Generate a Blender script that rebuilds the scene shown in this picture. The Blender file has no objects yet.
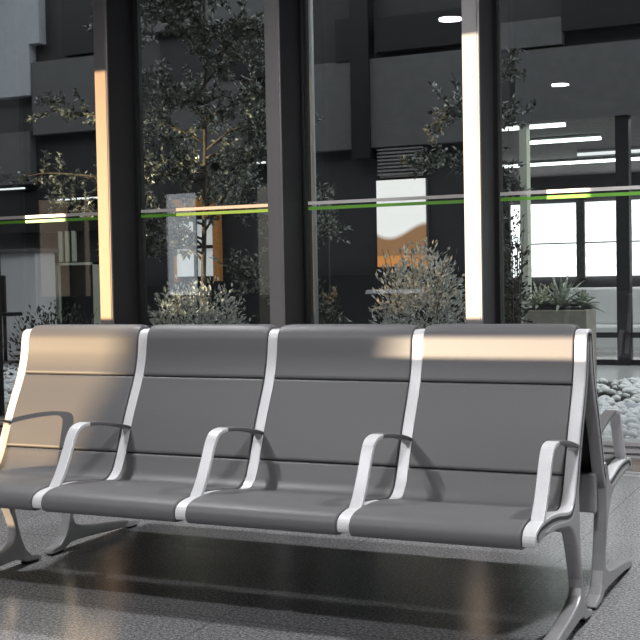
import bpy, bmesh, math, random
from mathutils import Vector, Matrix
PI = math.pi
C = bpy.context.scene.collection
S = bpy.context.scene
rnd = random.Random(7)

# ------------------------------------------------------------------ helpers
def link(o, parent=None):
    C.objects.link(o)
    if parent is not None:
        o.parent = parent
    return o

def obj(name, bm, m, parent=None, smooth=False, bevel=0.0, seg=2, angle=35):
    me = bpy.data.meshes.new(name)
    bmesh.ops.recalc_face_normals(bm, faces=bm.faces[:])
    bm.to_mesh(me); bm.free()
    for mm in (m if isinstance(m, (list, tuple)) else [m]):
        me.materials.append(mm)
    if smooth:
        for p in me.polygons: p.use_smooth = True
    o = link(bpy.data.objects.new(name, me), parent)
    if bevel > 0:
        b = o.modifiers.new('bevel', 'BEVEL'); b.width = bevel; b.segments = seg
        b.limit_method = 'ANGLE'; b.angle_limit = math.radians(angle)
        b.harden_normals = False
    return o

def tag(o, label=None, cat=None, group=None, kind=None):
    if label: o['label'] = label
    if cat: o['category'] = cat
    if group: o['group'] = group
    if kind: o['kind'] = kind
    return o

def empty(name, loc, label=None, cat=None, group=None):
    o = bpy.data.objects.new(name, None); o.empty_display_size = .1
    o.location = loc
    link(o)
    return tag(o, label, cat, group)

def dup(o, parent=None, loc=None, rotz=None, label=None):
    c = o.copy(); C.objects.link(c)
    if parent is not None: c.parent = parent
    if loc is not None: c.location = loc
    if rotz is not None: c.rotation_euler = (0, 0, rotz)
    if label: c['label'] = label
    for ch in [k for k in o.children]:
        dup(ch, c)
    return c

def bx(bm, x0, x1, y0, y1, z0, z1, mi=0):
    v = [bm.verts.new((x, y, z)) for x in (x0, x1) for y in (y0, y1) for z in (z0, z1)]
    for f in ((0,1,3,2),(4,6,7,5),(0,4,5,1),(2,3,7,6),(0,2,6,4),(1,5,7,3)):
        fc = bm.faces.new([v[i] for i in f]); fc.material_index = mi

def box(name, r, m, parent=None, bevel=0.0, kind=None):
    bm = bmesh.new(); bx(bm, *r)
    o = obj(name, bm, m, parent, bevel=bevel)
    if kind: o['kind'] = kind
    return o

def tube(bm, pts, rad, n=8, cap=True):
    pts = [Vector(p) for p in pts]
    rads = rad if isinstance(rad, (list, tuple)) else [rad]*len(pts)
    rings = []
    up = Vector((.13, .31, .94))
    for i, p in enumerate(pts):
        t = (pts[min(i+1, len(pts)-1)] - pts[max(i-1, 0)]).normalized()
        a = t.cross(up)
        if a.length < 1e-4: a = t.cross(Vector((1, 0, 0)))
        a.normalize(); b = t.cross(a)
        rings.append([bm.verts.new(p + rads[i]*(math.cos(2*PI*k/n)*a + math.sin(2*PI*k/n)*b)) for k in range(n)])
    for r0, r1 in zip(rings, rings[1:]):
        for k in range(n):
            bm.faces.new((r0[k], r0[(k+1) % n], r1[(k+1) % n], r1[k])).smooth = True
    if cap:
        bm.faces.new(rings[0][::-1]); bm.faces.new(rings[-1])

def catmull(pts, step=.008):
    out = []
    n = len(pts)
    for i in range(n-1):
        p0 = pts[max(i-1, 0)]; p1 = pts[i]; p2 = pts[i+1]; p3 = pts[min(i+2, n-1)]
        L = math.hypot(p2[0]-p1[0], p2[1]-p1[1]); k = max(2, int(L/step))
        for j in range(k):
            t = j/k
            out.append(tuple(.5*((2*p1[d]) + (-p0[d]+p2[d])*t + (2*p0[d]-5*p1[d]+4*p2[d]-p3[d])*t*t
                       + (-p0[d]+3*p1[d]-3*p2[d]+p3[d])*t**3) for d in (0, 1)))
    out.append(tuple(pts[-1]))
    return out

def normals(path):
    ns = []
    for i in range(len(path)):
        a = path[max(i-1, 0)]; b = path[min(i+1, len(path)-1)]
        t = Vector((b[0]-a[0], b[1]-a[1]))
        t.normalize(); ns.append((-t.y, t.x))
    return ns

def ribbon(bm, path, x0, x1, o0, o1, mi=0):
    """rectangular section swept along a (y, z) path; o0 / o1 are offsets along the path's normal"""
    ns = normals(path); rings = []
    for (y, z), (ny, nz) in zip(path, ns):
        rings.append([bm.verts.new((x, y+ny*o, z+nz*o)) for x, o in ((x0, o0), (x1, o0), (x1, o1), (x0, o1))])
    for r0, r1 in zip(rings, rings[1:]):
        for k in range(4):
            bm.faces.new((r0[k], r0[(k+1) % 4], r1[(k+1) % 4], r1[k])).material_index = mi
    bm.faces.new(rings[0][::-1]).material_index = mi; bm.faces.new(rings[-1]).material_index = mi

def prism(bm, poly, x0, x1):
    a = [bm.verts.new((x0, y, z)) for y, z in poly]; b = [bm.verts.new((x1, y, z)) for y, z in poly]
    n = len(poly)
    bm.faces.new(a[::-1]); bm.faces.new(b)
    for k in range(n): bm.faces.new((a[k], a[(k+1) % n], b[(k+1) % n], b[k]))

# ------------------------------------------------------------------ materials
def mat(name, col, rough=.5, metal=0.0, spec=.5, emit=None, estr=0.0):
    m = bpy.data.materials.new(name); m.use_nodes = True
    b = m.node_tree.nodes['Principled BSDF']
    b.inputs['Base Color'].default_value = (*col, 1); b.inputs['Roughness'].default_value = rough
    b.inputs['Metallic'].default_value = metal; b.inputs['Specular IOR Level'].default_value = spec
    if emit:
        b.inputs['Emission Color'].default_value = (*emit, 1); b.inputs['Emission Strength'].default_value = estr
    return m

def noisy(m, scale, lo, hi, detail=4, coord='Object', stretch=None, bump=0.0, rough=None):
    """multiplies a noise ramp between two colours into the base colour"""
    nt = m.node_tree; b = nt.nodes['Principled BSDF']
    tc = nt.nodes.new('ShaderNodeTexCoord'); n = nt.nodes.new('ShaderNodeTexNoise'); r = nt.nodes.new('ShaderNodeValToRGB')
    src = tc.outputs[coord]
    if stretch:
        mp = nt.nodes.new('ShaderNodeMapping'); mp.inputs['Scale'].default_value = stretch
        nt.links.new(src, mp.inputs['Vector']); src = mp.outputs['Vector']
    nt.links.new(src, n.inputs['Vector'])
    n.inputs['Scale'].default_value = scale; n.inputs['Detail'].default_value = detail
    r.color_ramp.elements[0].position = .35; r.color_ramp.elements[1].position = .65
    r.color_ramp.elements[0].color = (*lo, 1); r.color_ramp.elements[1].color = (*hi, 1)
    nt.links.new(n.outputs['Fac'], r.inputs['Fac']); nt.links.new(r.outputs['Color'], b.inputs['Base Color'])
    if bump:
        bp = nt.nodes.new('ShaderNodeBump'); bp.inputs['Strength'].default_value = bump; bp.inputs['Distance'].default_value = .002
        nt.links.new(n.outputs['Fac'], bp.inputs['Height']); nt.links.new(bp.outputs['Normal'], b.inputs['Normal'])
    return m

def g(v):  # sRGB grey 0-255 -> linear
    v /= 255
    return v/12.92 if v <= .04045 else ((v+.055)/1.055)**2.4
def rgb(r, gg, b): return (g(r), g(gg), g(b))

M_pu = noisy(mat('grey_polyurethane', rgb(103,102,104), .48), 900, rgb(100,99,101), rgb(106,105,107), 2, bump=.06)
M_shell = mat('black_back_shell', rgb(34,34,36), .5)
M_white = noisy(mat('pale_lacquered_aluminium', rgb(226,225,227), .4, .12), 260, rgb(222,221,224), rgb(230,229,231), 2)
M_silver = noisy(mat('satin_cast_aluminium', rgb(170,168,170), .4, .5), 300, rgb(172,170,172), rgb(182,180,182), 2)
M_leg = noisy(mat('cast_leg_aluminium', rgb(176,175,176), .36, .45), 300, rgb(178,177,178), rgb(188,187,188), 2)
M_arm = noisy(mat('shaded_arm_top', rgb(120,118,119), .4, .3), 260, rgb(117,115,116), rgb(124,122,123), 2)  # same arm in a darker grey: shade on its upward run painted in
M_rub = mat('black_rubber', rgb(20,20,20), .7)
M_fin = noisy(mat('brushed_dark_aluminium', rgb(70,69,72), .42, .6), 30, rgb(66,65,68), rgb(74,73,76), 3, stretch=(40, 40, .5))
M_cap = noisy(mat('brushed_grey_aluminium', rgb(134,130,130), .42, .3), 30, rgb(130,126,126), rgb(140,136,136), 3, stretch=(40, 40, .5))
M_black = mat('black_gasket', rgb(16,16,17), .5)
M_rail = mat('light_sill_metal', rgb(190,188,190), .4, .3)
M_wall = noisy(mat('grey_plaster', rgb(96,96,98), .8), 6, rgb(93,93,95), rgb(99,99,101))
M_ceil = noisy(mat('grey_ceiling_board', rgb(96,96,98), .8), 6, rgb(93,93,95), rgb(99,99,101))
M_dk = noisy(mat('charcoal_cladding', rgb(46,46,49), .5), 8, rgb(44,44,47), rgb(49,49,52))
M_dk2 = noisy(mat('black_cladding', rgb(18,18,20), .45), 8, rgb(16,16,18), rgb(20,20,22))
M_mid = noisy(mat('mid_grey_cladding', rgb(84,84,86), .6), 8, rgb(81,81,83), rgb(87,87,89))
M_lt = noisy(mat('pale_blue_grey_cladding', rgb(164,168,176), .6), 8, rgb(161,165,173), rgb(167,171,179))
M_conc = noisy(mat('courtyard_concrete', rgb(120,120,120), .7), 12, rgb(110,110,110), rgb(130,130,130))
M_lobby = noisy(mat('polished_lobby_floor', rgb(205,205,205), .12), 5, rgb(200,200,200), rgb(210,210,210))
M_stone = noisy(mat('white_cobble', rgb(225,225,226), .6), 14, rgb(224,224,226), rgb(250,250,251), bump=.3)
M_stoned = noisy(mat('grey_cobble', rgb(190,192,198), .6), 14, rgb(172,174,182), rgb(206,208,214), bump=.3)
M_soil = noisy(mat('dark_soil', rgb(40,39,38), .9), 20, rgb(30,29,28), rgb(52,50,48))
M_bark = noisy(mat('olive_bark', rgb(92,84,74), .85), 30, rgb(70,64,56), rgb(118,108,96), stretch=(1, 1, .3), bump=.6)
def leafmat(name, a, b, rough):
    return noisy(mat(name, a, rough, 0, .7), 38, a, b, 2)
M_leaf = leafmat('olive_leaf', rgb(30,38,32), rgb(176,182,172), .22)  # pale end of the noise paints sky glints into the leaves
M_leaf2 = leafmat('silver_glint_leaf', rgb(140,144,136), rgb(252,253,250), .28)  # silver leaf, whitened further to paint in bright glints
M_leaf3 = leafmat('dark_shrub_leaf', rgb(34,44,32), rgb(62,74,56), .3)
M_agave = leafmat('agave_leaf', rgb(120,132,116), rgb(196,204,188), .4)
M_plant = noisy(mat('beige_planter', rgb(158,154,142), .7), 10, rgb(150,146,134), rgb(166,162,150))
M_wood = noisy(mat('amber_wood', rgb(176,120,66), .5), 12, rgb(160,106,56), rgb(190,134,78), stretch=(1, 1, 8))
M_pale = mat('pale_green_grey_frame', rgb(168,172,158), .5)
M_whitep = mat('white_panel', rgb(200,200,202), .5)
M_chair = mat('black_plastic', rgb(14,14,16), .4)
M_grille = noisy(mat('bronze_floor_grille', rgb(140,124,116), .4, .4), 10, rgb(132,116,108), rgb(148,132,124))
def lamp(name, col, s): return mat(name, (.8, .8, .8), .5, emit=col, estr=s)
M_disc = lamp('downlight_glow', (1, .98, .95), 14)
M_tube = lamp('tube_light_glow', (.92, 1, .98), 4.5)
M_tubed = lamp('dim_tube_glow', (.95, .97, 1), 1.1)
M_glow = lamp('bright_frosted_window', (.95, .98, 1), 2.6)
def glow_bands():
    nt = M_glow.node_tree; b = nt.nodes['Principled BSDF']; tc = nt.nodes.new('ShaderNodeTexCoord'); mp = nt.nodes.new('ShaderNodeMapping'); mp.inputs['Scale'].default_value = (.25, 1, 2.2)
    n = nt.nodes.new('ShaderNodeTexNoise'); n.inputs['Scale'].default_value = 1.4; n.inputs['Detail'].default_value = 3
    r = nt.nodes.new('ShaderNodeValToRGB'); e = r.color_ramp.elements; e[0].position = .38; e[0].color = (.5, .52, .54, 1); e[1].position = .58; e[1].color = (1, 1, 1, 1)
    nt.links.new(tc.outputs['Object'], mp.inputs['Vector']); nt.links.new(mp.outputs['Vector'], n.inputs['Vector']); nt.links.new(n.outputs['Fac'], r.inputs['Fac']); nt.links.new(r.outputs['Color'], b.inputs['Emission Color'])
glow_bands()
M_pane = lamp('mirrored_window_glow', (.86, .92, .95), .34)  # glow of a mirrored sunlit window, put into an emitting pane

def glass_mat():
    m = bpy.data.materials.new('facade_glass'); m.use_nodes = True; nt = m.node_tree
    nt.nodes.remove(nt.nodes['Principled BSDF']); out = nt.nodes['Material Output']
    tr = nt.nodes.new('ShaderNodeBsdfTransparent'); tr.inputs['Color'].default_value = (.88, .90, .89, 1)
    gl = nt.nodes.new('ShaderNodeBsdfGlossy'); gl.inputs['Roughness'].default_value = .0
    gl.inputs['Color'].default_value = (.95, .97, 1, 1)
    fr = nt.nodes.new('ShaderNodeFresnel'); fr.inputs['IOR'].default_value = 1.5
    mx = nt.nodes.new('ShaderNodeMixShader')
    nt.links.new(fr.outputs[0], mx.inputs[0]); nt.links.new(tr.outputs[0], mx.inputs[1]); nt.links.new(gl.outputs[0], mx.inputs[2])
    nt.links.new(mx.outputs[0], out.inputs['Surface'])
    return m
M_glass = glass_mat()
M_tint2 = bpy.data.materials.new('amber_sun_filter'); M_tint2.use_nodes = True
_n = M_tint2.node_tree; _n.nodes.remove(_n.nodes['Principled BSDF']); _t = _n.nodes.new('ShaderNodeBsdfTransparent'); _t.inputs['Color'].default_value = (.50, .43, .36, 1)
_n.links.new(_t.outputs[0], _n.nodes['Material Output'].inputs['Surface'])
M_tint = bpy.data.materials.new('smoky_sun_filter'); M_tint.use_nodes = True
_n = M_tint.node_tree; _n.nodes.remove(_n.nodes['Principled BSDF']); _t = _n.nodes.new('ShaderNodeBsdfTransparent'); _t.inputs['Color'].default_value = (.64, .61, .56, 1)
_n.links.new(_t.outputs[0], _n.nodes['Material Output'].inputs['Surface'])
M_green = mat('green_film', rgb(112,178,60), .5, emit=rgb(112,178,60), estr=0)
M_wfilm = mat('white_film', rgb(215,208,206), .5)

def floor_mat():
    m = mat('polished_granite', (.2, .2, .2), .2); nt = m.node_tree; b = nt.nodes['Principled BSDF']
    tc = nt.nodes.new('ShaderNodeTexCoord')
    n1 = nt.nodes.new('ShaderNodeTexNoise'); n1.inputs['Scale'].default_value = 85; n1.inputs['Detail'].default_value = 4; n1.inputs['Roughness'].default_value = .95
    nt.links.new(tc.outputs['Object'], n1.inputs['Vector'])
    r1 = nt.nodes.new('ShaderNodeValToRGB'); e = r1.color_ramp.elements
    e[0].position = .34; e[0].color = (*rgb(48,47,49), 1); e[1].position = .66; e[1].color = (*rgb(232,231,233), 1)
    k = r1.color_ramp.elements.new(.5); k.color = (*rgb(144,143,145), 1)
    nt.links.new(n1.outputs['Fac'], r1.inputs['Fac'])
    # joints: slabs of 0.92 m
    mp = nt.nodes.new('ShaderNodeMapping'); mp.inputs['Location'].default_value = (-.28, -.25, 0)
    br = nt.nodes.new('ShaderNodeTexBrick'); br.offset = 0; br.squash = 1
    br.inputs['Scale'].default_value = 1; br.inputs['Brick Width'].default_value = .92; br.inputs['Row Height'].default_value = .92
    br.inputs['Mortar Size'].default_value = .0035; br.inputs['Mortar Smooth'].default_value = 0
    br.inputs['Color1'].default_value = (1, 1, 1, 1); br.inputs['Color2'].default_value = (.93, .93, .93, 1); br.inputs['Mortar'].default_value = (.62, .62, .62, 1)
    nt.links.new(tc.outputs['Object'], mp.inputs['Vector']); nt.links.new(mp.outputs['Vector'], br.inputs['Vector'])
    mul = nt.nodes.new('ShaderNodeMix'); mul.data_type = 'RGBA'; mul.blend_type = 'MULTIPLY'; mul.inputs['Factor'].default_value = 1
    nt.links.new(r1.outputs['Color'], mul.inputs['A']); nt.links.new(br.outputs['Color'], mul.inputs['B'])
    nt.links.new(mul.outputs['Result'], b.inputs['Base Color'])
    n2 = nt.nodes.new('ShaderNodeTexNoise'); n2.inputs['Scale'].default_value = 5; n2.inputs['Detail'].default_value = 3
    nt.links.new(tc.outputs['Object'], n2.inputs['Vector'])
    mr = nt.nodes.new('ShaderNodeMapRange'); mr.inputs['To Min'].default_value = .16; mr.inputs['To Max'].default_value = .26
    nt.links.new(n2.outputs['Fac'], mr.inputs['Value']); nt.links.new(mr.outputs['Result'], b.inputs['Roughness'])
    return m
M_floor = floor_mat()

def mirrored_opening_mat():
    """glow standing in for a mirrored sunlit opening: white upper field, amber lower field with a rolling edge (object space: x across, z up, -1..1)"""
    m = bpy.data.materials.new('mirrored_opening'); m.use_nodes = True; nt = m.node_tree; b = nt.nodes['Principled BSDF']
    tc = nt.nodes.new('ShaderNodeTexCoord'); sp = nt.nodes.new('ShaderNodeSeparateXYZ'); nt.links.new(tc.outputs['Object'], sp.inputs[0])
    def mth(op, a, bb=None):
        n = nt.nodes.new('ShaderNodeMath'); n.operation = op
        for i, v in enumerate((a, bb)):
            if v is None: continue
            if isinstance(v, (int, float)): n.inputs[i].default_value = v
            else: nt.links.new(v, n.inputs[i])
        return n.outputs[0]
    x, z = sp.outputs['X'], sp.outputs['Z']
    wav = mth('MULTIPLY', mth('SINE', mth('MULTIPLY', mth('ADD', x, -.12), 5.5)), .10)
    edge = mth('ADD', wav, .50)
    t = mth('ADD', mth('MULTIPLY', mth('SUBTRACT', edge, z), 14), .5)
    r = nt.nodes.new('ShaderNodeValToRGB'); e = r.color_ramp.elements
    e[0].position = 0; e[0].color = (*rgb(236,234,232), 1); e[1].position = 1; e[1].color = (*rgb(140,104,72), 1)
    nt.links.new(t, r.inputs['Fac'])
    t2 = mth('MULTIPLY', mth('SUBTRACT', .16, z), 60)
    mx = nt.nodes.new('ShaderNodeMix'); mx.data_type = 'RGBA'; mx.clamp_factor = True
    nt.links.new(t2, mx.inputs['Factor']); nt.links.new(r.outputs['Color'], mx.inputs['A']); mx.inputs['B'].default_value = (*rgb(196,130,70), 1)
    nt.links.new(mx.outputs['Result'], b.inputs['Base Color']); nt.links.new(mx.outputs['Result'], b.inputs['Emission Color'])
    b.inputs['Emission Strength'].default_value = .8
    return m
M_mirrored = mirrored_opening_mat()

# ------------------------------------------------------------------ the hall
GY = 4.52          # glass line
FY = 4.12          # front of the fins
CZ = 3.75          # ceiling
WY = -6.2          # the wall behind the camera
bm = bmesh.new(); bx(bm, -30, 10, WY-.3, GY+.1, -.2, 0); obj('floor', bm, M_floor)['kind'] = 'structure'
bm = bmesh.new(); bx(bm, -30, 10, WY-.3, GY+.3, CZ, CZ+.3); obj('ceiling', bm, M_ceil)['kind'] = 'structure'
box('wall_left', (-30.3, -30, WY-.3, GY+.2, 0, CZ), M_wall, kind='structure')
box('wall_right', (10, 10.3, WY-.3, GY+.2, 0, CZ), M_wall, kind='structure')
# front wall, unseen openings shaped so the low evening sun lands in patches
SX, SYd = math.sin(math.radians(41.3)), math.cos(math.radians(41.3))
def wx(c): return c + WY*SX/SYd
openings = [(-8.3, -6.6, .96, 2.83), (-5.95, -4.7, .96, 2.83), (-3.15, -2.35, .955, 2.81), (-1.15, .3, .2, 2.85), (.9, 1.99, .928, 1.004)]
bm = bmesh.new(); x = -30
for c0, c1, z0, z1 in openings:
    a, b = wx(c0), wx(c1)
    bx(bm, x, a, WY-.12, WY, 0, CZ); bx(bm, a, b, WY-.12, WY, 0, z0); bx(bm, a, b, WY-.12, WY, z1, CZ); x = b
bx(bm, x, 10, WY-.12, WY, 0, CZ)
obj('wall_front', bm, M_wall)['kind'] = 'structure'
for k, (c0, c1, z0, z1), tm in ((20, openings[1], M_tint2), (21, openings[3], M_tint)):
    box('window_%d' % k, (wx(c0), wx(c1), WY-.07, WY-.06, z0, z1), tm, kind='structure')  # unseen tinted panes added to dim two of the sun beams

bm = bmesh.new(); bx(bm, -32, 12, WY-.3, GY+.3, CZ+.3, 9); obj('sun_block_upper', bm, M_dk)['kind'] = 'structure'  # unseen block added on top to keep the sun off the far facade
bm = bmesh.new(); bx(bm, -70, 20, -80, WY-.3, -.3, -.1); obj('ground_outside', bm, M_conc)['kind'] = 'structure'
OY = -45; q = OY*SX/SYd
box('sun_blocker_outside', (-.12+q, 1.10-.35+q, OY-.4, OY, -.1, 7), M_wall, kind='structure')  # unseen block added to shade and soften the sun patch edges

# glass wall
fins = [-1.973+1.455*k for k in range(-5, 7)]
for k, fx in enumerate(fins):
    bm = bmesh.new()
    bx(bm, fx-.046, fx+.046, FY+.02, GY-.05, 0, CZ)
    t = obj('trim_%d' % (k+1), bm, M_fin); t['kind'] = 'structure'
    bm = bmesh.new()
    bx(bm, fx-.058, fx+.044, FY, FY+.02, 0, CZ)
    tube(bm, [(fx+.05, FY+.010, 0), (fx+.05, FY+.010, CZ)], .010, 10)
    obj('front_cap', bm, M_cap, t, bevel=.004)
    bm = bmesh.new(); bx(bm, fx-.075, fx+.075, GY-.05, GY+.05, 0, CZ)
    obj('gasket_frame', bm, M_black, t)
for k in range(len(fins)-1):
    a, b = fins[k]+.07, fins[k+1]-.07
    w = box('window_%d' % (k+1), (a, b, GY-.006, GY+.006, .10, CZ), M_glass, kind='structure')
    bm = bmesh.new(); bx(bm, a, b, GY-.0105, GY-.0065, 1.749, 1.773); obj('white_stripe', bm, M_wfilm, w)
    bm = bmesh.new(); bx(bm, a, b, GY-.0105, GY-.0065, 1.711, 1.734); obj('green_stripe', bm, M_green, w)
# bottom rail and floor grille in front of the glass
bm = bmesh.new(); bx(bm, fins[0], fins[-1], GY-.06, GY+.10, .0, .012); bx(bm, fins[0], fins[-1], GY-.055, GY+.10, .03, .055); bx(bm, fins[0], fins[-1], GY-.03, GY+.10, .055, .075); bx(bm, fins[0], fins[-1], GY-.055, GY+.11, .075, .10)
obj('baseboard_glass', bm, M_rail)['kind'] = 'structure'
bm = bmesh.new()
bx(bm, fins[0], fins[-1], 3.72, 3.76, .0, .004, 1); bx(bm, fins[0], fins[-1], 3.84, 3.88, .0, .004, 1)
bx(bm, fins[0], fins[-1], 3.92, 4.40, .0, .003, 0)
obj('trim_20', bm, [M_grille, M_rail])['kind'] = 'structure'

# downlights in the ceiling
def downlight(x, y, power, size, label):
    e = empty('downlight', (x, y, CZ), label, 'ceiling light', 'round downlights in the ceiling')
    bm = bmesh.new()
    n = 28; rings = [[bm.verts.new((r*math.cos(2*PI*k/n), r*math.sin(2*PI*k/n), z)) for k in range(n)] for r, z in ((size*.5, -.004), (size*.5+.03, -.008), (size*.5+.03, 0))]
    for r0, r1 in zip(rings, rings[1:]):
        for k in range(n): bm.faces.new((r0[k], r0[(k+1) % n], r1[(k+1) % n], r1[k]))
    obj('trim_ring', bm, M_whitep, e)
    bm = bmesh.new(); bmesh.ops.create_circle(bm, cap_ends=True, segments=28, radius=size*.5)
    for v in bm.verts: v.co.z = -.003
    obj('lens', bm, M_disc, e)
    ld = bpy.data.lights.new('downlight_lamp', 'AREA'); ld.shape = 'DISK'; ld.size = size*.95; ld.energy = power; ld.color = (.975, .985, 1)
    lo = bpy.data.objects.new('downlight_lamp', ld); link(lo, e); lo.location = (0, 0, -.012)
    return e
downlight(-.48, -3.47, 128, .23, 'round ceiling downlight mirrored high in the right-hand glass pane')
downlight(-.46, 1.15, 75, .22, 'round ceiling downlight mirrored at the top of the third glass pane')
downlight(2.75, -1.6, 88, .30, 'round ceiling downlight above and in front of the bench end')
downlight(3.3, 2.6, 110, .30, 'added out-of-view downlight brightening the floor behind the right end of the bench')  # no fixture seen here, added to brighten the floor behind the bench

# ------------------------------------------------------------------ the bench
BC = Vector((1.2, .765, 0))
bench = empty('tandem_bench', BC, 'grey four-seat back-to-back waiting bench with pale metal armrests on the granite floor', 'bench')
PITCH = .6
SEATP = [(.11,.400),(.06,.3955),(.022,.396),(.006,.406),(.003,.424),(.012,.441),(.035,.452),(.07,.458),(.12,.460),(.2,.459),(.3,.449),(.36,.439),(.42,.430),
         (.462,.431),(.496,.452),(.52,.486),(.54,.528),(.568,.595),(.603,.675),(.632,.732),(.662,.790),(.685,.845),(.700,.90),(.708,.95),(.713,.980),(.721,.997),(.736,1.007),(.757,1.010)]
path = catmull(SEATP)
kn = min(range(len(path)), key=lambda i: abs(path[i][0]-.47)+abs(path[i][1]-.433))
i1 = next(i for i in range(kn, len(path)) if path[i][1] > .5265)
i2 = next(i for i in range(kn, len(path)) if path[i][1] > .8145)
ns_all = normals(path)
def shift(bm):
    for v in bm.verts: v.co -= BC
    return bm
def pad(i0, i1_, x0, x1, th, proud=.009, ends=(True, True), crown=False):
    bm = bmesh.new()
    xs = [0, .0012, .003, .006, .015, .03, .045, .07]; W = x1-x0
    cols = xs + [W*f for f in (.2, .35, .5, .65, .8)] + [W-q for q in xs[::-1]]
    sub = list(path[i0:i1_+1]); nn = ns_all[i0:i1_+1]; n = len(sub)
    def trim(a, b, d):
        L_ = math.hypot(b[0]-a[0], b[1]-a[1]); return (a[0]+(b[0]-a[0])*d/L_, a[1]+(b[1]-a[1])*d/L_)
    if i0 > 0: sub[0] = trim(sub[0], sub[1], .0022)
    if i1_ < len(path)-1: sub[-1] = trim(sub[-1], sub[-2], .0022)
    L = [0]
    for a, b in zip(sub, sub[1:]): L.append(L[-1]+math.hypot(b[0]-a[0], b[1]-a[1]))
    def rnd_(d, r):
        d = min(d/r, 1); return math.sqrt(max(0, 1-(1-d)**2))
    rings = []
    for cx in cols:
        ex = rnd_(min(cx, W-cx)+.0008, .0035)
        ring = []
        for j in range(n):
            e = ex
            if ends[0]: e = min(e, rnd_(L[j]+.0008, .003))
            if ends[1]: e = min(e, rnd_(L[-1]-L[j]+.0008, .003))
            o = -.004 + (proud+.004)*e
            drop = 0
            if crown:
                k = min(cx, W-cx)
                q = max(0, 1-k/.045); s = max(0, 1-(L[-1]-L[j])/.045)
                drop = .008*q*q*s - .014*s*s*(3-2*s)
            ring.append(bm.verts.new((x0+cx, sub[j][0]+nn[j][0]*o, sub[j][1]+nn[j][1]*o-drop)))
        for j in range(n-1, -1, -1):
            s_ = max(0, 1-(L[-1]-L[j])/.045)
            drop = .008*max(0, 1-min(cx, W-cx)/.045)**2*s_ - .014*s_*s_*(3-2*s_) if crown else 0
            ring.append(bm.verts.new((x0+cx, sub[j][0]-nn[j][0]*th, sub[j][1]-nn[j][1]*th-drop)))
        rings.append(ring)
    m = len(rings[0])
    for r0, r1 in zip(rings, rings[1:]):
        for k in range(m): bm.faces.new((r0[k], r0[(k+1) % m], r1[(k+1) % m], r1[k]))
    bm.faces.new(rings[0][::-1]); bm.faces.new(rings[-1])
    return shift(bm)
X0, X1 = .0228, PITCH-.0228
def padobj(name, bm, parent):
    o = obj(name, bm, M_pu, parent, smooth=True)
    return o
seat0 = padobj('seat', pad(0, i1, X0, X1, .012, .008, (True, True)), bench)
padobj('lower_back_pad', pad(i1, i2, X0, X1, .012, .008), seat0)
padobj('upper_back_pad', pad(i2, len(path)-1, X0, X1, .010, .008, (True, True), True), seat0)
bm = bmesh.new(); ribbon(bm, path[kn-4:len(path)-4], X0+.006, X1-.006, -.014, -.022); shift(bm)
obj('back_shell', bm, M_shell, seat0)

AW = .0215
strip = [p for p in path if True]
s0 = next(i for i in range(len(path)) if path[i][0] < .012)
strip = path[s0:]
def frame_mesh(parent):
    bm = bmesh.new()
    ribbon(bm, strip, -AW, AW, .002, -.012)
    shift(bm); f = obj('seat_frame', bm, M_white, parent, bevel=.0035)
    bm = bmesh.new()
    ribbon(bm, strip[4:], -.0213, .0213, -.012, -.0215); shift(bm)
    obj('gasket', bm, M_black, f)
    bm = bmesh.new()
    ribbon(bm, strip[8:-1], -.0205, .0205, -.0215, -.048); shift(bm)
    obj('frame_body', bm, M_silver, f, bevel=.005)
    # armrest
    arm = catmull([(.092,.455),(.125,.492),(.155,.536),(.185,.590),(.210,.636),(.232,.662),(.262,.674),(.305,.677),(.37,.672),(.45,.660),(.53,.643),(.59,.626),(.622,.616)], .012)
    bm = bmesh.new(); ns = normals(arm); rings = []; n = len(arm)
    for i, ((y, z), (ny, nz)) in enumerate(zip(arm, ns)):
        t = i/(n-1); th = .016 if t < .42 else .016-.004*(t-.42)/.58
        w = AW
        rings.append([bm.verts.new((xx, y+ny*o, z+nz*o)) for xx, o in ((-w, 0), (w, 0), (w, -th), (-w, -th))])
    for i, (r0, r1) in enumerate(zip(rings, rings[1:])):
        for k in range(4): bm.faces.new((r0[k], r0[(k+1) % 4], r1[(k+1) % 4], r1[k])).material_index = 1 if i > n*.47 else 0
    bm.faces.new(rings[0][::-1]); bm.faces.new(rings[-1]).material_index = 1
    prism(bm, [(.560,.626),(.618,.612),(.600,.572)], -.015, .015); shift(bm)
    obj('armrest', bm, [M_white, M_arm], f, bevel=.004, seg=3)
    return f
frame0 = frame_mesh(bench)

# cast legs of the two end frames: profile in (y, z)
def leg_mesh(parent):
    top = [(.10,.428),(.2,.430),(.3,.421),(.38,.410),(.43,.404),(.465,.406),(.50,.430),(.527,.475),(.55,.50),(.562,.47),(.567,.40),(.572,.32),(.585,.25),(.606,.17),(.626,.115),(.650,.068),(.685,.040),(.742,.028),(.757,.014),(.750,.008),
           (.70,.010),(.655,.014),(.61,.034),(.55,.036),(.40,.030),(.20,.018),(.135,.010),(.068,.010),(.058,.020),
           (.085,.036),(.19,.052),(.32,.068),(.44,.080),(.53,.096),(.574,.114),(.588,.138),(.586,.168),(.568,.215),(.545,.262),(.525,.302),(.502,.336),(.466,.364),(.42,.382),(.35,.394),(.25,.406),(.14,.412)]
    bm = bmesh.new(); prism(bm, top, -.024, .024); shift(bm)
    l = obj('leg', bm, M_leg, parent, bevel=.011, seg=3, angle=50)
    for y0, y1 in ((.07, .125), (.66, .735)):
        bm = bmesh.new(); bx(bm, -.016, .016, y0, y1, 0, .014); shift(bm); obj('foot_pad', bm, M_rub, l)
    return l
leg0 = leg_mesh(bench)
bm = bmesh.new(); bx(bm, .0, 2.4, .562, .605, .33, .475); shift(bm)
beam0 = obj('crossbeam', bm, M_silver, bench, bevel=.006)
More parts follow.
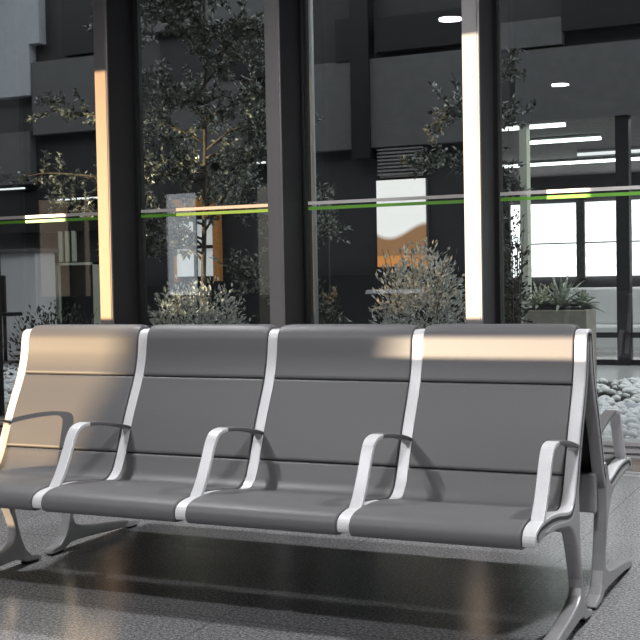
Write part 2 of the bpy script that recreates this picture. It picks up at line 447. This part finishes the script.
# brackets under the middle frames, bolted to the beam
for k in (1, 2, 3):
    bm = bmesh.new(); bx(bm, k*PITCH-.018, k*PITCH+.018, .46, .60, .335, .39); shift(bm); obj('bracket', bm, M_silver, bench, bevel=.005)
for k in range(1, 4): dup(seat0, bench, (k*PITCH, 0, 0))
for k in range(1, 5): dup(frame0, bench, (k*PITCH, 0, 0))
dup(leg0, bench, (4*PITCH, 0, 0))
# the other half, back to back: the same pieces turned half round about the middle
front_parts = [c for c in bench.children]
for c in front_parts:
    loc = c.location.copy()
    dup(c, bench, (-loc.x, -loc.y + (.044 if c.name.startswith('leg') else 0), loc.z), PI)
# screw on the outer end of the rear half
bm = bmesh.new()
bmesh.ops.create_cone(bm, cap_ends=True, segments=16, radius1=.011, radius2=.009, depth=.008, matrix=Matrix.Translation(Vector((2.4+.023, .99, .50))-BC) @ Matrix.Rotation(PI/2, 4, 'Y'))
obj('screw', bm, M_rail, bench)
# the plates between the two halves that tie them together
for x in (.35, 2.05):
    bm = bmesh.new(); bx(bm, x-.02, x+.02, .59, .94, .345, .385); shift(bm); obj('tie_bar', bm, M_silver, bench, bevel=.003)

# ------------------------------------------------------------------ courtyard
bm = bmesh.new(); bx(bm, -32, 14, GY+.1, 10.0, -.2, -.01); obj('ground', bm, M_soil)['kind'] = 'structure'
bm = bmesh.new(); bx(bm, -32, 14, 10.0, 27, -.2, 0.0); obj('ground_paving', bm, M_lobby)['kind'] = 'structure'

def cobble_mesh(seed):
    r = random.Random(seed); bm = bmesh.new()
    bmesh.ops.create_icosphere(bm, subdivisions=2, radius=1)
    a = [Vector((r.uniform(-1, 1), r.uniform(-1, 1), r.uniform(-1, 1))) for _ in range(5)]
    sx, sy, sz = r.uniform(.85, 1.3), r.uniform(.75, 1.0), r.uniform(.5, .75)
    for v in bm.verts:
        d = 1+.13*sum(math.sin(2.3*v.co.dot(q)+i) for i, q in enumerate(a))/2
        v.co = Vector((v.co.x*sx, v.co.y*sy, v.co.z*sz))*d
    return bm
protos = []
for k in range(6):
    bm = cobble_mesh(k); me = bpy.data.meshes.new('cobble')
    bm.to_mesh(me); bm.free()
    for p in me.polygons: p.use_smooth = True
    me.materials.append(M_stoned if k in (2, 5) else M_stone); protos.append(me)
def place_cobbles(n, region, rr):
    pts = []; tries = 0
    while len(pts) < n and tries < 60000:
        tries += 1
        y = rr.uniform(region[2], region[3]); f = (y-region[2])/(region[3]-region[2])
        x0 = region[0][0]+(region[0][1]-region[0][0])*f; x1 = region[1][0]+(region[1][1]-region[1][0])*f
        x = rr.uniform(x0, x1); r = rr.uniform(.034, .058)
        if all((x-a)**2+(y-b)**2 > (.82*(r+c))**2 for a, b, c in pts): pts.append((x, y, r))
    return pts
rr = random.Random(3)
right_pts = place_cobbles(230, ((1.45, .75), (2.0, 1.5), 5.0, 7.3), rr)
left_pts = place_cobbles(70, ((-5.6, -7.3), (-4.9, -6.3), 6.2, 8.8), rr)
for (pts, lab) in ((right_pts, 'pale rounded cobble in the bed beyond the glass right of the bench'), (left_pts, 'pale rounded cobble in the bed beyond the glass left of the bench')):
    for x, y, r in pts:
        o = bpy.data.objects.new('cobble', protos[rr.randrange(6)]); C.objects.link(o)
        o.location = (x, y, r*.42); o.rotation_euler = (rr.uniform(-.3, .3), rr.uniform(-.3, .3), rr.uniform(0, 6.28)); o.scale = (r, r, r)
        tag(o, lab, 'stone', 'cobbles ' + ('right' if x > 0 else 'left') + ' of the bench')
bm = bmesh.new()
taken = right_pts+left_pts
for _ in range(5200):
    x, y, r = rr.uniform(-8.0, 2.6), rr.uniform(4.72, 9.9), rr.uniform(.034, .06)
    if .1 < x < .95 and 7.85 < y < 8.55: continue
    if any(abs(x-a) < .9*(r+c) and abs(y-b) < .9*(r+c) for a, b, c in taken): continue
    t = bmesh.new(); bmesh.ops.create_icosphere(t, subdivisions=1, radius=1)
    M = Matrix.Translation((x, y, r*.5)) @ Matrix.Rotation(rr.uniform(0, 6.28), 4, 'Z') @ Matrix.Diagonal((r*rr.uniform(.9, 1.3), r*.9, r*.62, 1))
    vs = [bm.verts.new(M @ v.co) for v in t.verts]
    for f in t.faces: bm.faces.new([vs[v.index] for v in f.verts]).smooth = True
    t.free()
tag(obj('cobble_bed', bm, M_stone), 'bed of pale rounded cobbles under the trees and shrubs', 'pebbles', kind='stuff')

def leaf(bm, p, d, up, L, W):
    d = d.normalized(); s = d.cross(up)
    if s.length < 1e-3: s = d.cross(Vector((1, 0, 0)))
    s.normalize(); u = s.cross(d)
    a = bm.verts.new(p); b = bm.verts.new(p+d*L*.5+s*W*.5+u*W*.16); c = bm.verts.new(p+d*L-u*L*.08); e = bm.verts.new(p+d*L*.5-s*W*.5+u*W*.16); m = bm.verts.new(p+d*L*.5)
    bm.faces.new((a, b, m)); bm.faces.new((b, c, m)); bm.faces.new((c, e, m)); bm.faces.new((e, a, m))

def rv(r): return Vector((r.uniform(-1, 1), r.uniform(-1, 1), r.uniform(-1, 1)))
def olive(loc, h, bare, spread, nb, label, seed, leafL=.068, lm=None, dirs=None, per=1.0, branches=None):
    r = random.Random(seed)
    root = empty('olive_tree', loc, label, 'tree', 'olive trees beyond the glass')
    tb = bmesh.new(); fb = bmesh.new()
    trunk = []; 
    for i in range(9):
        t = i/8; trunk.append(Vector((.07*math.sin(3*t+seed), .05*math.cos(4*t+seed), h*.92*t)))
    tube(tb, trunk, [.030-.021*i/8 for i in range(9)], 8)
    for b in range(nb if branches is None else len(branches)):
        t = bare+(1-bare)*(b+.5)/nb if branches is None else branches[b][0]
        k = t*8; i = min(int(k), 7); p = trunk[i].lerp(trunk[i+1], k-i)
        ang = r.uniform(0, 2*PI) if dirs is None else dirs(r)
        sp = spread*(1.05-.55*t)*r.uniform(.65, 1.1)
        if branches is not None: ang, sp = branches[b][1], branches[b][2]
        d = Vector((math.cos(ang), math.sin(ang), r.uniform(.15, .75) if branches is None else .25))
        pts = [p]
        for s in range(6):
            pts.append(pts[-1]+d.normalized()*sp/5); d += rv(r)*.28+Vector((0, 0, -.06))
        tube(tb, pts, [.013-.0017*q for q in range(7)], 5)
        for q in range(1, 7):
            for tw in range(2):
                dd = (pts[q]-pts[q-1]).normalized()+rv(r)*.9
                tl = r.uniform(.12, .30); e0 = pts[q]; e1 = e0+dd.normalized()*tl
                tube(tb, [e0, e0.lerp(e1, .5)+rv(r)*.01, e1], [.004, .003, .0015], 4, cap=False)
                nl = int(tl/.014*per)
                for z in range(nl):
                    pp = e0.lerp(e1, (z+r.random())/nl)
                    leaf(fb, pp, dd.normalized()*.6+rv(r), rv(r)+Vector((0, 0, .6)), leafL*r.uniform(.7, 1.15), leafL*.40*r.uniform(.8, 1.2))
    obj('trunk', tb, M_bark, root)
    obj('foliage', fb, lm or M_leaf, root)
    return root
def shrub(loc, rx, ry, h, n, label, seed, lm, L=.05, name='shrub', grp='shrubs beyond the glass'):
    r = random.Random(seed)
    root = empty(name, loc, label, 'shrub', grp)
    tb = bmesh.new(); fb = bmesh.new()
    for k in range(26):
        a = r.uniform(0, 6.28); e = Vector((rx*math.cos(a)*r.random()**.5, ry*math.sin(a)*r.random()**.5, h*r.uniform(.55, 1)))
        tube(tb, [(0, 0, 0), e*.5+Vector((0, 0, .04)), e], [.008, .005, .002], 5)
    for k in range(n):
        while True:
            q = rv(r)
            if .35 < q.length < 1: break
        b = r.uniform(.8, 1.1)
        p = Vector((q.x*rx*b, q.y*ry*b, h*.52+q.z*h*.5*b))
        if p.z < .02: continue
        leaf(fb, p, q+rv(r)*.9+Vector((0, 0, .4)), rv(r)+Vector((0, 0, .5)), L*r.uniform(.7, 1.2), L*.42)
    obj('stems', tb, M_bark, root); obj('foliage', fb, lm, root)
    return root

olive((-2.32, 6.2, 0), 4.9, .30, .95, 46, 'large leafy olive tree filling the second glass pane', 11, per=1.9)
olive((-2.83, 5.35, 0), 4.6, .34, .95, 22, 'slender olive tree behind the first lit fin, branches reaching left', 5, per=1.6, branches=[(.42, 3.0, .70), (.50, 3.3, .80), (.625, 3.05, .50)]+[(.30+.05*k, (k*1.3) % 1.6-.8, .42) for k in range(15)])
olive((.57, 5.5, 0), 4.4, .34, .95, 22, 'slender olive tree behind the white-lit third fin', 17, per=1.5, branches=[(.50, 3.4, .34), (.60, 3.0, .42)]+[(.34+.08*k, (k*1.1) % 1.4-.7, .16) for k in range(5)])
olive((-1.22, 5.5, 0), 3.0, .25, .48, 20, 'small olive tree half hidden behind the dull middle fin', 23)
shrub((-.02, 5.75, 0), .42, .35, 1.45, 3600, 'bright silvery shrub in the lower right of the third glass pane', 31, M_leaf2, .06)
shrub((-2.0, 5.5, 0), .55, .35, 1.2, 3000, 'silver-leaved shrub low in the second glass pane', 37, M_leaf2, .06)
shrub((-1.05, 5.75, 0), .3, .3, 1.2, 1500, 'dark green shrub low at the left of the third glass pane', 41, M_leaf3)
shrub((-3.55, 5.6, 0), .55, .35, 1.0, 1700, 'low dark shrub behind the first glass pane, over the left seat', 43, M_leaf3)
shrub((.68, 6.0, 0), .12, .2, 1.75, 750, 'tall narrow green shrub at the left edge of the right glass pane', 47, M_leaf3)

pp = empty('reflected_strip_post', (-.665, 5.05, 0), 'pale round post standing in for a reflected strip beside the dull middle fin', 'post')  # post added in place of a pale profile mirrored in the glass
bm = bmesh.new(); tube(bm, [(0, 0, 0), (0, 0, 5.5)], .034, 14); obj('shaft', bm, M_whitep, pp)
bm = bmesh.new(); tube(bm, [(0, 0, 0), (0, 0, .03)], .07, 14); obj('base_plate', bm, M_whitep, pp)

# planter with agaves beyond the right pane
pl = empty('planter_box', (.52, 8.2, 0), 'beige rectangular planter box of succulents beyond the right glass pane', 'planter')
bm = bmesh.new(); bx(bm, -.31, .31, -.22, .22, 0, .86); obj('box', bm, M_plant, pl, bevel=.01)
bm = bmesh.new(); bx(bm, -.28, .28, -.19, .19, .86, .88); obj('soil', bm, M_soil, pl)
def agave(x, y, z, R, label, seed):
    r = random.Random(seed); root = empty('agave_plant', (x, y, z), label, 'plant', 'agaves in the planter box')
    bm = bmesh.new()
    for k in range(26):
        a = k*2.4; el = .25+1.15*(k/26); L = R*r.uniform(.85, 1.1)
        d = Vector((math.cos(a)*math.cos(el), math.sin(a)*math.cos(el), math.sin(el))); s = Vector((-math.sin(a), math.cos(a), 0))
        rows = []
        for q in range(6):
            t = q/5; w = .028*(1-t)**.6*(.7+.6*t)+.001
            c = d*L*t+Vector((0, 0, -.10*R*t*t*4*math.cos(el)))
            rows.append((bm.verts.new(c-s*w+Vector((0, 0, w*.5))), bm.verts.new(c-Vector((0, 0, .004))), bm.verts.new(c+s*w+Vector((0, 0, w*.5)))))
        for r0, r1 in zip(rows, rows[1:]):
            bm.faces.new((r0[0], r0[1], r1[1], r1[0])); bm.faces.new((r0[1], r0[2], r1[2], r1[1]))
    obj('leaves', bm, M_agave, root)
agave(.33, 8.2, .88, .30, 'spiky agave at the left end of the planter box', 1)
agave(.55, 8.15, .88, .40, 'largest spiky agave in the middle of the planter box', 2)
agave(.74, 8.22, .88, .22, 'small spiky agave at the right end of the planter box', 3)

# ------------------------------------------------------------------ the building across the courtyard
FYD = 12.4
def panel(name, x0, x1, z0, z1, m, y0=FYD, y1=FYD+.25): return box(name, (x0, x1, y0, y1, z0, z1), m, kind='structure')
box('wall_across', (-30, -1.55, FYD+.06, FYD+.3, 0, 9), M_dk, kind='structure')
box('wall_across_upper', (-1.55, 14, FYD+.06, FYD+.3, 3.28, 9), M_dk, kind='structure')
panel('wall_panel_pale', -12, -8.89, 5.1, 8.5, M_lt, FYD-.12, FYD+.06)
panel('wall_panel_pale_low', -12, -9.10, 4.28, 5.1, M_lt, FYD-.12, FYD+.06)
panel('wall_panel_left', -9.08, -7.3, 3.63, 4.80, M_mid, FYD-.1, FYD+.06)
panel('wall_recess_left', -8.45, -7.8, 4.85, 5.8, M_dk2, FYD-.1, FYD+.06)
panel('wall_panel_left_low', -9.9, -9.15, 2.85, 3.7, M_mid, FYD-.1, FYD+.06)
panel('wall_lower_left', -10.5, -7.3, 2.05, 2.7, M_dk2, FYD-.1, FYD+.06)
panel('wall_panel_second', -6.45, -5.2, 3.0, 4.25, M_mid, FYD-.1, FYD+.06)
panel('wall_panel_second_top', -6.96, -4.7, 5.05, 7, M_mid, FYD-.1, FYD+.06)
panel('wall_recess_second', -5.55, -4.73, 4.2, 5.0, M_dk2, FYD-.12, FYD+.06)
panel('wall_panel_third', -4.1, -1.76, 3.05, 4.3, M_mid, FYD-.1, FYD+.06)
panel('wall_band_third', -3.05, -1.7, 4.38, 4.86, M_dk2, FYD-.12, FYD+.06)
panel('wall_block_third', -3.66, -3.38, 4.3, 4.9, M_dk2, FYD-.12, FYD+.06)
panel('wall_post_third', -3.42, -3.14, 2.9, 5.6, M_dk2, FYD-.16, FYD+.06)
panel('wall_lower_third', -4.2, -1.75, 0, 1.25, M_dk2, FYD-.12, FYD+.06)
panel('wall_panel_right', -1.04, 3, 3.25, 4.2, M_mid, FYD-.1, FYD+.06)
panel('wall_panel_right_top', -1.24, -.4, 4.24, 4.6, M_mid, FYD-.1, FYD+.06)
panel('wall_band_right', -.4, 3, 4.4, 5.0, M_dk2, FYD-.12, FYD+.06)
panel('wall_lower_second', -7.2, -4.4, 0, 1.15, M_dk2, FYD-.12, FYD+.06)
# lobby glazing: posts and rails
for k, (px, w, m) in enumerate(((-1.5, .2, M_mid), (.36, .17, M_dk2), (2.2, .17, M_dk2), (-.95, .10, M_pale), (1.3, .06, M_mid))):
    box('pillar_lobby_%d' % (k+1), (px-w/2, px+w/2, FYD-.08, FYD+.1, 0, 3.3), m, kind='structure')
bm = bmesh.new(); bx(bm, -1.5, 4, FYD-.03, FYD+.03, .0, .07); bx(bm, -1.5, 4, FYD-.03, FYD+.03, .36, .43)
obj('trim_21', bm, M_dk2)['kind'] = 'structure'
box('wall_lobby_left', (-7.2, -7.0, FYD+.3, 26, 0, 3.62), M_mid, kind='structure')
box('wall_lobby_right', (6, 6.2, FYD+.3, 26, 0, 3.62), M_mid, kind='structure')
box('ceiling_lobby', (-7.2, 6.2, FYD+.3, 26, 3.62, 3.7), M_conc, kind='structure')
box('wall_lobby_back', (-7.2, 6.2, 25.8, 26, 0, 3.62), M_mid, kind='structure')
for k in range(7):
    a = -6.9+k*1.85
    w = box('window_lobby_%d' % (k+1), (a+.06, a+1.79, 25.70, 25.78, 1.15, 2.95), M_glow, kind='structure')
    bm = bmesh.new(); bx(bm, a-.06, a+.14, 25.6, 25.8, 1.1, 3.0); bx(bm, a, a+1.85, 25.62, 25.8, 1.95, 1.98); obj('window_frame', bm, M_conc, w)
def tubelight(x0, x1, y, z, m, label, grp='tube lights in the lobby'):
    e = empty('tube_light', ((x0+x1)/2, y, z), label, 'tube light', grp)
    bm = bmesh.new(); h = (x1-x0)/2; tube(bm, [(-h, 0, 0), (h, 0, 0)], .028, 10); obj('tube', bm, m, e)
    bm = bmesh.new(); bx(bm, -h, h, -.06, .06, .035, .07); obj('housing', bm, M_whitep, e)
tubelight(-2.1, -1.05, 15.2, 3.54, M_tube, 'topmost tube light under the lobby ceiling')
tubelight(-2.35, -.95, 17.4, 3.54, M_tube, 'second tube light down under the lobby ceiling')
tubelight(-1.95, -.7, 20.0, 3.54, M_tubed, 'faint third tube light down under the lobby ceiling')
tubelight(-5.2, 2.5, 21.6, 3.54, M_tube, 'long bright lowest tube light under the lobby ceiling')
e = empty('lobby_fill_light', (.2, 13.6, 3.615), 'flat white fill panel added under the lobby ceiling nearest the courtyard', 'ceiling light')  # fill light added to brighten the lobby furniture and floor
bm = bmesh.new(); bx(bm, -1.3, 1.3, -.4, .4, -.03, 0); obj('panel', bm, M_whitep, e)
ld = bpy.data.lights.new('lobby_fill_lamp', 'AREA'); ld.shape = 'RECTANGLE'; ld.size = 2.5; ld.size_y = .7; ld.energy = 110; ld.color = (.95, 1, .98)
lo = link(bpy.data.objects.new('lobby_fill_lamp', ld), e); lo.location = (0, 0, -.04)
def walltube(x0, x1, z, label):
    e = empty('strip_light', ((x0+x1)/2, FYD-.2, z), label, 'strip light', 'strip lights on the dark wall across the courtyard')
    bm = bmesh.new(); h = (x1-x0)/2; tube(bm, [(-h, 0, 0), (h, 0, 0)], .016, 8); obj('tube', bm, M_tubed, e)
    bm = bmesh.new(); bx(bm, -h, h, .015, .26, -.02, .02); obj('bracket', bm, M_dk2, e)
walltube(-10.4, -9.2, 2.77, 'white strip light low on the far left wall')
walltube(-8.6, -7.7, 2.55, 'short strip light behind the first lit fin')
walltube(-5.3, -4.6, 2.93, 'white strip light right of the olive tree')

# low furniture in the lobby
t = empty('lobby_sofa', (.05, 14.2, 0), 'pale long sofa on the lobby floor behind the planter box', 'sofa')
bm = bmesh.new(); bx(bm, -.9, .45, -.3, .3, .12, .45); obj('seat', bm, M_whitep, t, bevel=.03)
bm = bmesh.new(); bx(bm, -.9, .45, .2, .4, .45, 1.0); obj('backrest', bm, M_whitep, t, bevel=.03)
for sx in (-.85, .38):
    bm = bmesh.new(); bx(bm, sx, sx+.05, -.25, .25, 0, .12); obj('leg', bm, M_dk2, t)
t = empty('office_chair', (.98, 13.6, 0), 'grey panel-backed chair at the right edge of the lobby', 'chair')
bm = bmesh.new(); bx(bm, -.28, .45, .2, .26, .55, 1.15); obj('backrest', bm, M_plant, t, bevel=.02)
bm = bmesh.new(); bx(bm, -.28, .45, -.25, .2, .42, .5); obj('seat', bm, M_dk2, t, bevel=.02)
for sx in (-.26, .4):
    for sy in (-.22, .2):
        bm = bmesh.new(); bx(bm, sx, sx+.04, sy, sy+.04, 0, .44); obj('leg', bm, M_dk2, t)

# glowing board standing in for a sunlit opening mirrored in the third pane
sg = empty('mirrored_opening', (-2.72, FYD-.085, 1.36), 'amber and white glow standing in for a sunlit opening mirrored in the third glass pane', 'mirrored window')
bm = bmesh.new(); bx(bm, -.36, .36, 0, .06, 0, 1.22); obj('panel', bm, M_mirrored, sg)
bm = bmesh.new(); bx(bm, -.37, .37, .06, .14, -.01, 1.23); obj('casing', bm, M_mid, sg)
bl = empty('slatted_blind', (-2.72, FYD-.085, 2.62), 'grey slatted blind of the mirrored opening, above its amber glow', 'blind')
bm = bmesh.new()
for k in range(9): bx(bm, -.34, .34, .0, .05, .03+.05*k, .055+.05*k)
bx(bm, -.32, .32, .05, .08, 0, .48); obj('slats', bm, M_conc, bl)
bm = bmesh.new(); bx(bm, -.36, .36, -.01, .14, .48, .54); obj('headrail', bm, M_wood, bl)
# wood-framed glow standing in for a sunlit window mirrored in the second pane
wf = box('window_40', (-6.40, -5.70, FYD-.1, FYD-.06, 1.28, 2.2), M_pane, kind='structure')
bm = bmesh.new()
bx(bm, -6.46, -5.64, FYD-.14, FYD-.02, 2.34, 2.46); bx(bm, -6.44, -6.40, FYD-.14, FYD-.02, 1.2, 2.34); bx(bm, -5.74, -5.64, FYD-.14, FYD-.02, 1.2, 2.34)
obj('frame', bm, M_wood, wf)
bm = bmesh.new(); bx(bm, -6.40, -5.74, FYD-.13, FYD-.1, 1.70, 1.75); bx(bm, -6.08, -6.03, FYD-.13, FYD-.1, 1.2, 2.2); bx(bm, -6.40, -5.74, FYD-.13, FYD-.1, 2.14, 2.34); obj('glazing_bar', bm, M_dk2, wf)
# first pane: pale door frame, white counter and black chair
dr = box('door_1', (-8.63, -7.96, FYD-.06, FYD+.04, 0, 1.5), M_dk2, kind='structure')
bm = bmesh.new(); bx(bm, -8.72, -8.63, FYD-.12, FYD, 0, 1.54); bx(bm, -7.96, -7.84, FYD-.12, FYD, 0, 1.54); bx(bm, -8.72, -7.84, FYD-.12, FYD, 1.5, 1.54); obj('door_frame', bm, M_pale, dr)
bm = bmesh.new()
for k in range(3): bx(bm, -8.63+k*.13, -8.56+k*.13, FYD-.1, FYD-.06, 1.56, 2.05)
obj('trim_22', bm, M_pale)['kind'] = 'structure'
ct = empty('counter', (-9.05, 11.6, 0), 'tall white counter by the far wall in the left glass pane', 'counter')
bm = bmesh.new(); bx(bm, -.5, .5, 0, .5, 0, 1.7); obj('body', bm, M_whitep, ct, bevel=.01)
bm = bmesh.new(); bx(bm, -.55, .55, -.05, .55, 1.7, 1.76); obj('top', bm, M_mid, ct, bevel=.005)
ch = empty('high_stool', (-8.85, 11.2, 0), 'black high-backed stool in front of the white counter', 'stool')
bm = bmesh.new(); bx(bm, -.2, .2, -.2, .2, .72, .78); obj('seat', bm, M_chair, ch, bevel=.02)
bm = bmesh.new(); bx(bm, -.2, .2, -.22, -.17, .78, 1.35); obj('backrest', bm, M_chair, ch, bevel=.02)
bm = bmesh.new(); tube(bm, [(0, 0, 0), (0, 0, .72)], .03, 10); obj('post', bm, M_chair, ch)
bm = bmesh.new(); bmesh.ops.create_cone(bm, cap_ends=True, segments=24, radius1=.22, radius2=.2, depth=.03, matrix=Matrix.Translation((0, 0, .015))); obj('base', bm, M_chair, ch)

# ------------------------------------------------------------------ light and sky
w = bpy.data.worlds.new('sky'); S.world = w; w.use_nodes = True
bg = w.node_tree.nodes['Background']; bg.inputs['Color'].default_value = (.93, .96, 1, 1); bg.inputs['Strength'].default_value = 2.2
sun = bpy.data.lights.new('evening_sun', 'SUN'); sun.energy = 20; sun.angle = math.radians(.15); sun.color = (1, .79, .54)
so = link(bpy.data.objects.new('evening_sun', sun)); so.rotation_mode = 'QUATERNION'
so.rotation_quaternion = Vector((SX, SYd, -.002)).to_track_quat('-Z', 'Y'); so.location = (-20, -20, 8)

# ------------------------------------------------------------------ camera
cam = bpy.data.cameras.new('camera'); cam.lens = 36*1191.91/640; cam.sensor_width = 36; cam.clip_end = 200
co = link(bpy.data.objects.new('camera', cam))
yaw, pitch, roll = .435833850, .0344793914, -.0188275406
f = Vector((-math.sin(yaw)*math.cos(pitch), math.cos(yaw)*math.cos(pitch), -math.sin(pitch)))
r0 = Vector((math.cos(yaw), math.sin(yaw), 0)); u0 = r0.cross(f)
r_ = math.cos(roll)*r0 + math.sin(roll)*u0; u_ = -math.sin(roll)*r0 + math.cos(roll)*u0
co.matrix_world = Matrix(((r_.x, u_.x, -f.x, 3.32642), (r_.y, u_.y, -f.y, -3.41653), (r_.z, u_.z, -f.z, 1.20499), (0, 0, 0, 1)))
S.camera = co
S.view_settings.view_transform = 'Standard'; S.view_settings.look = 'None'; S.view_settings.gamma = 1; S.view_settings.use_curve_mapping = False
S.view_settings.exposure = 0.0
S.cycles.use_denoising = True
S.cycles.max_bounces = 8; S.cycles.transparent_max_bounces = 16; S.cycles.caustics_reflective = False; S.cycles.caustics_refractive = False
S.cycles.sample_clamp_indirect = 4
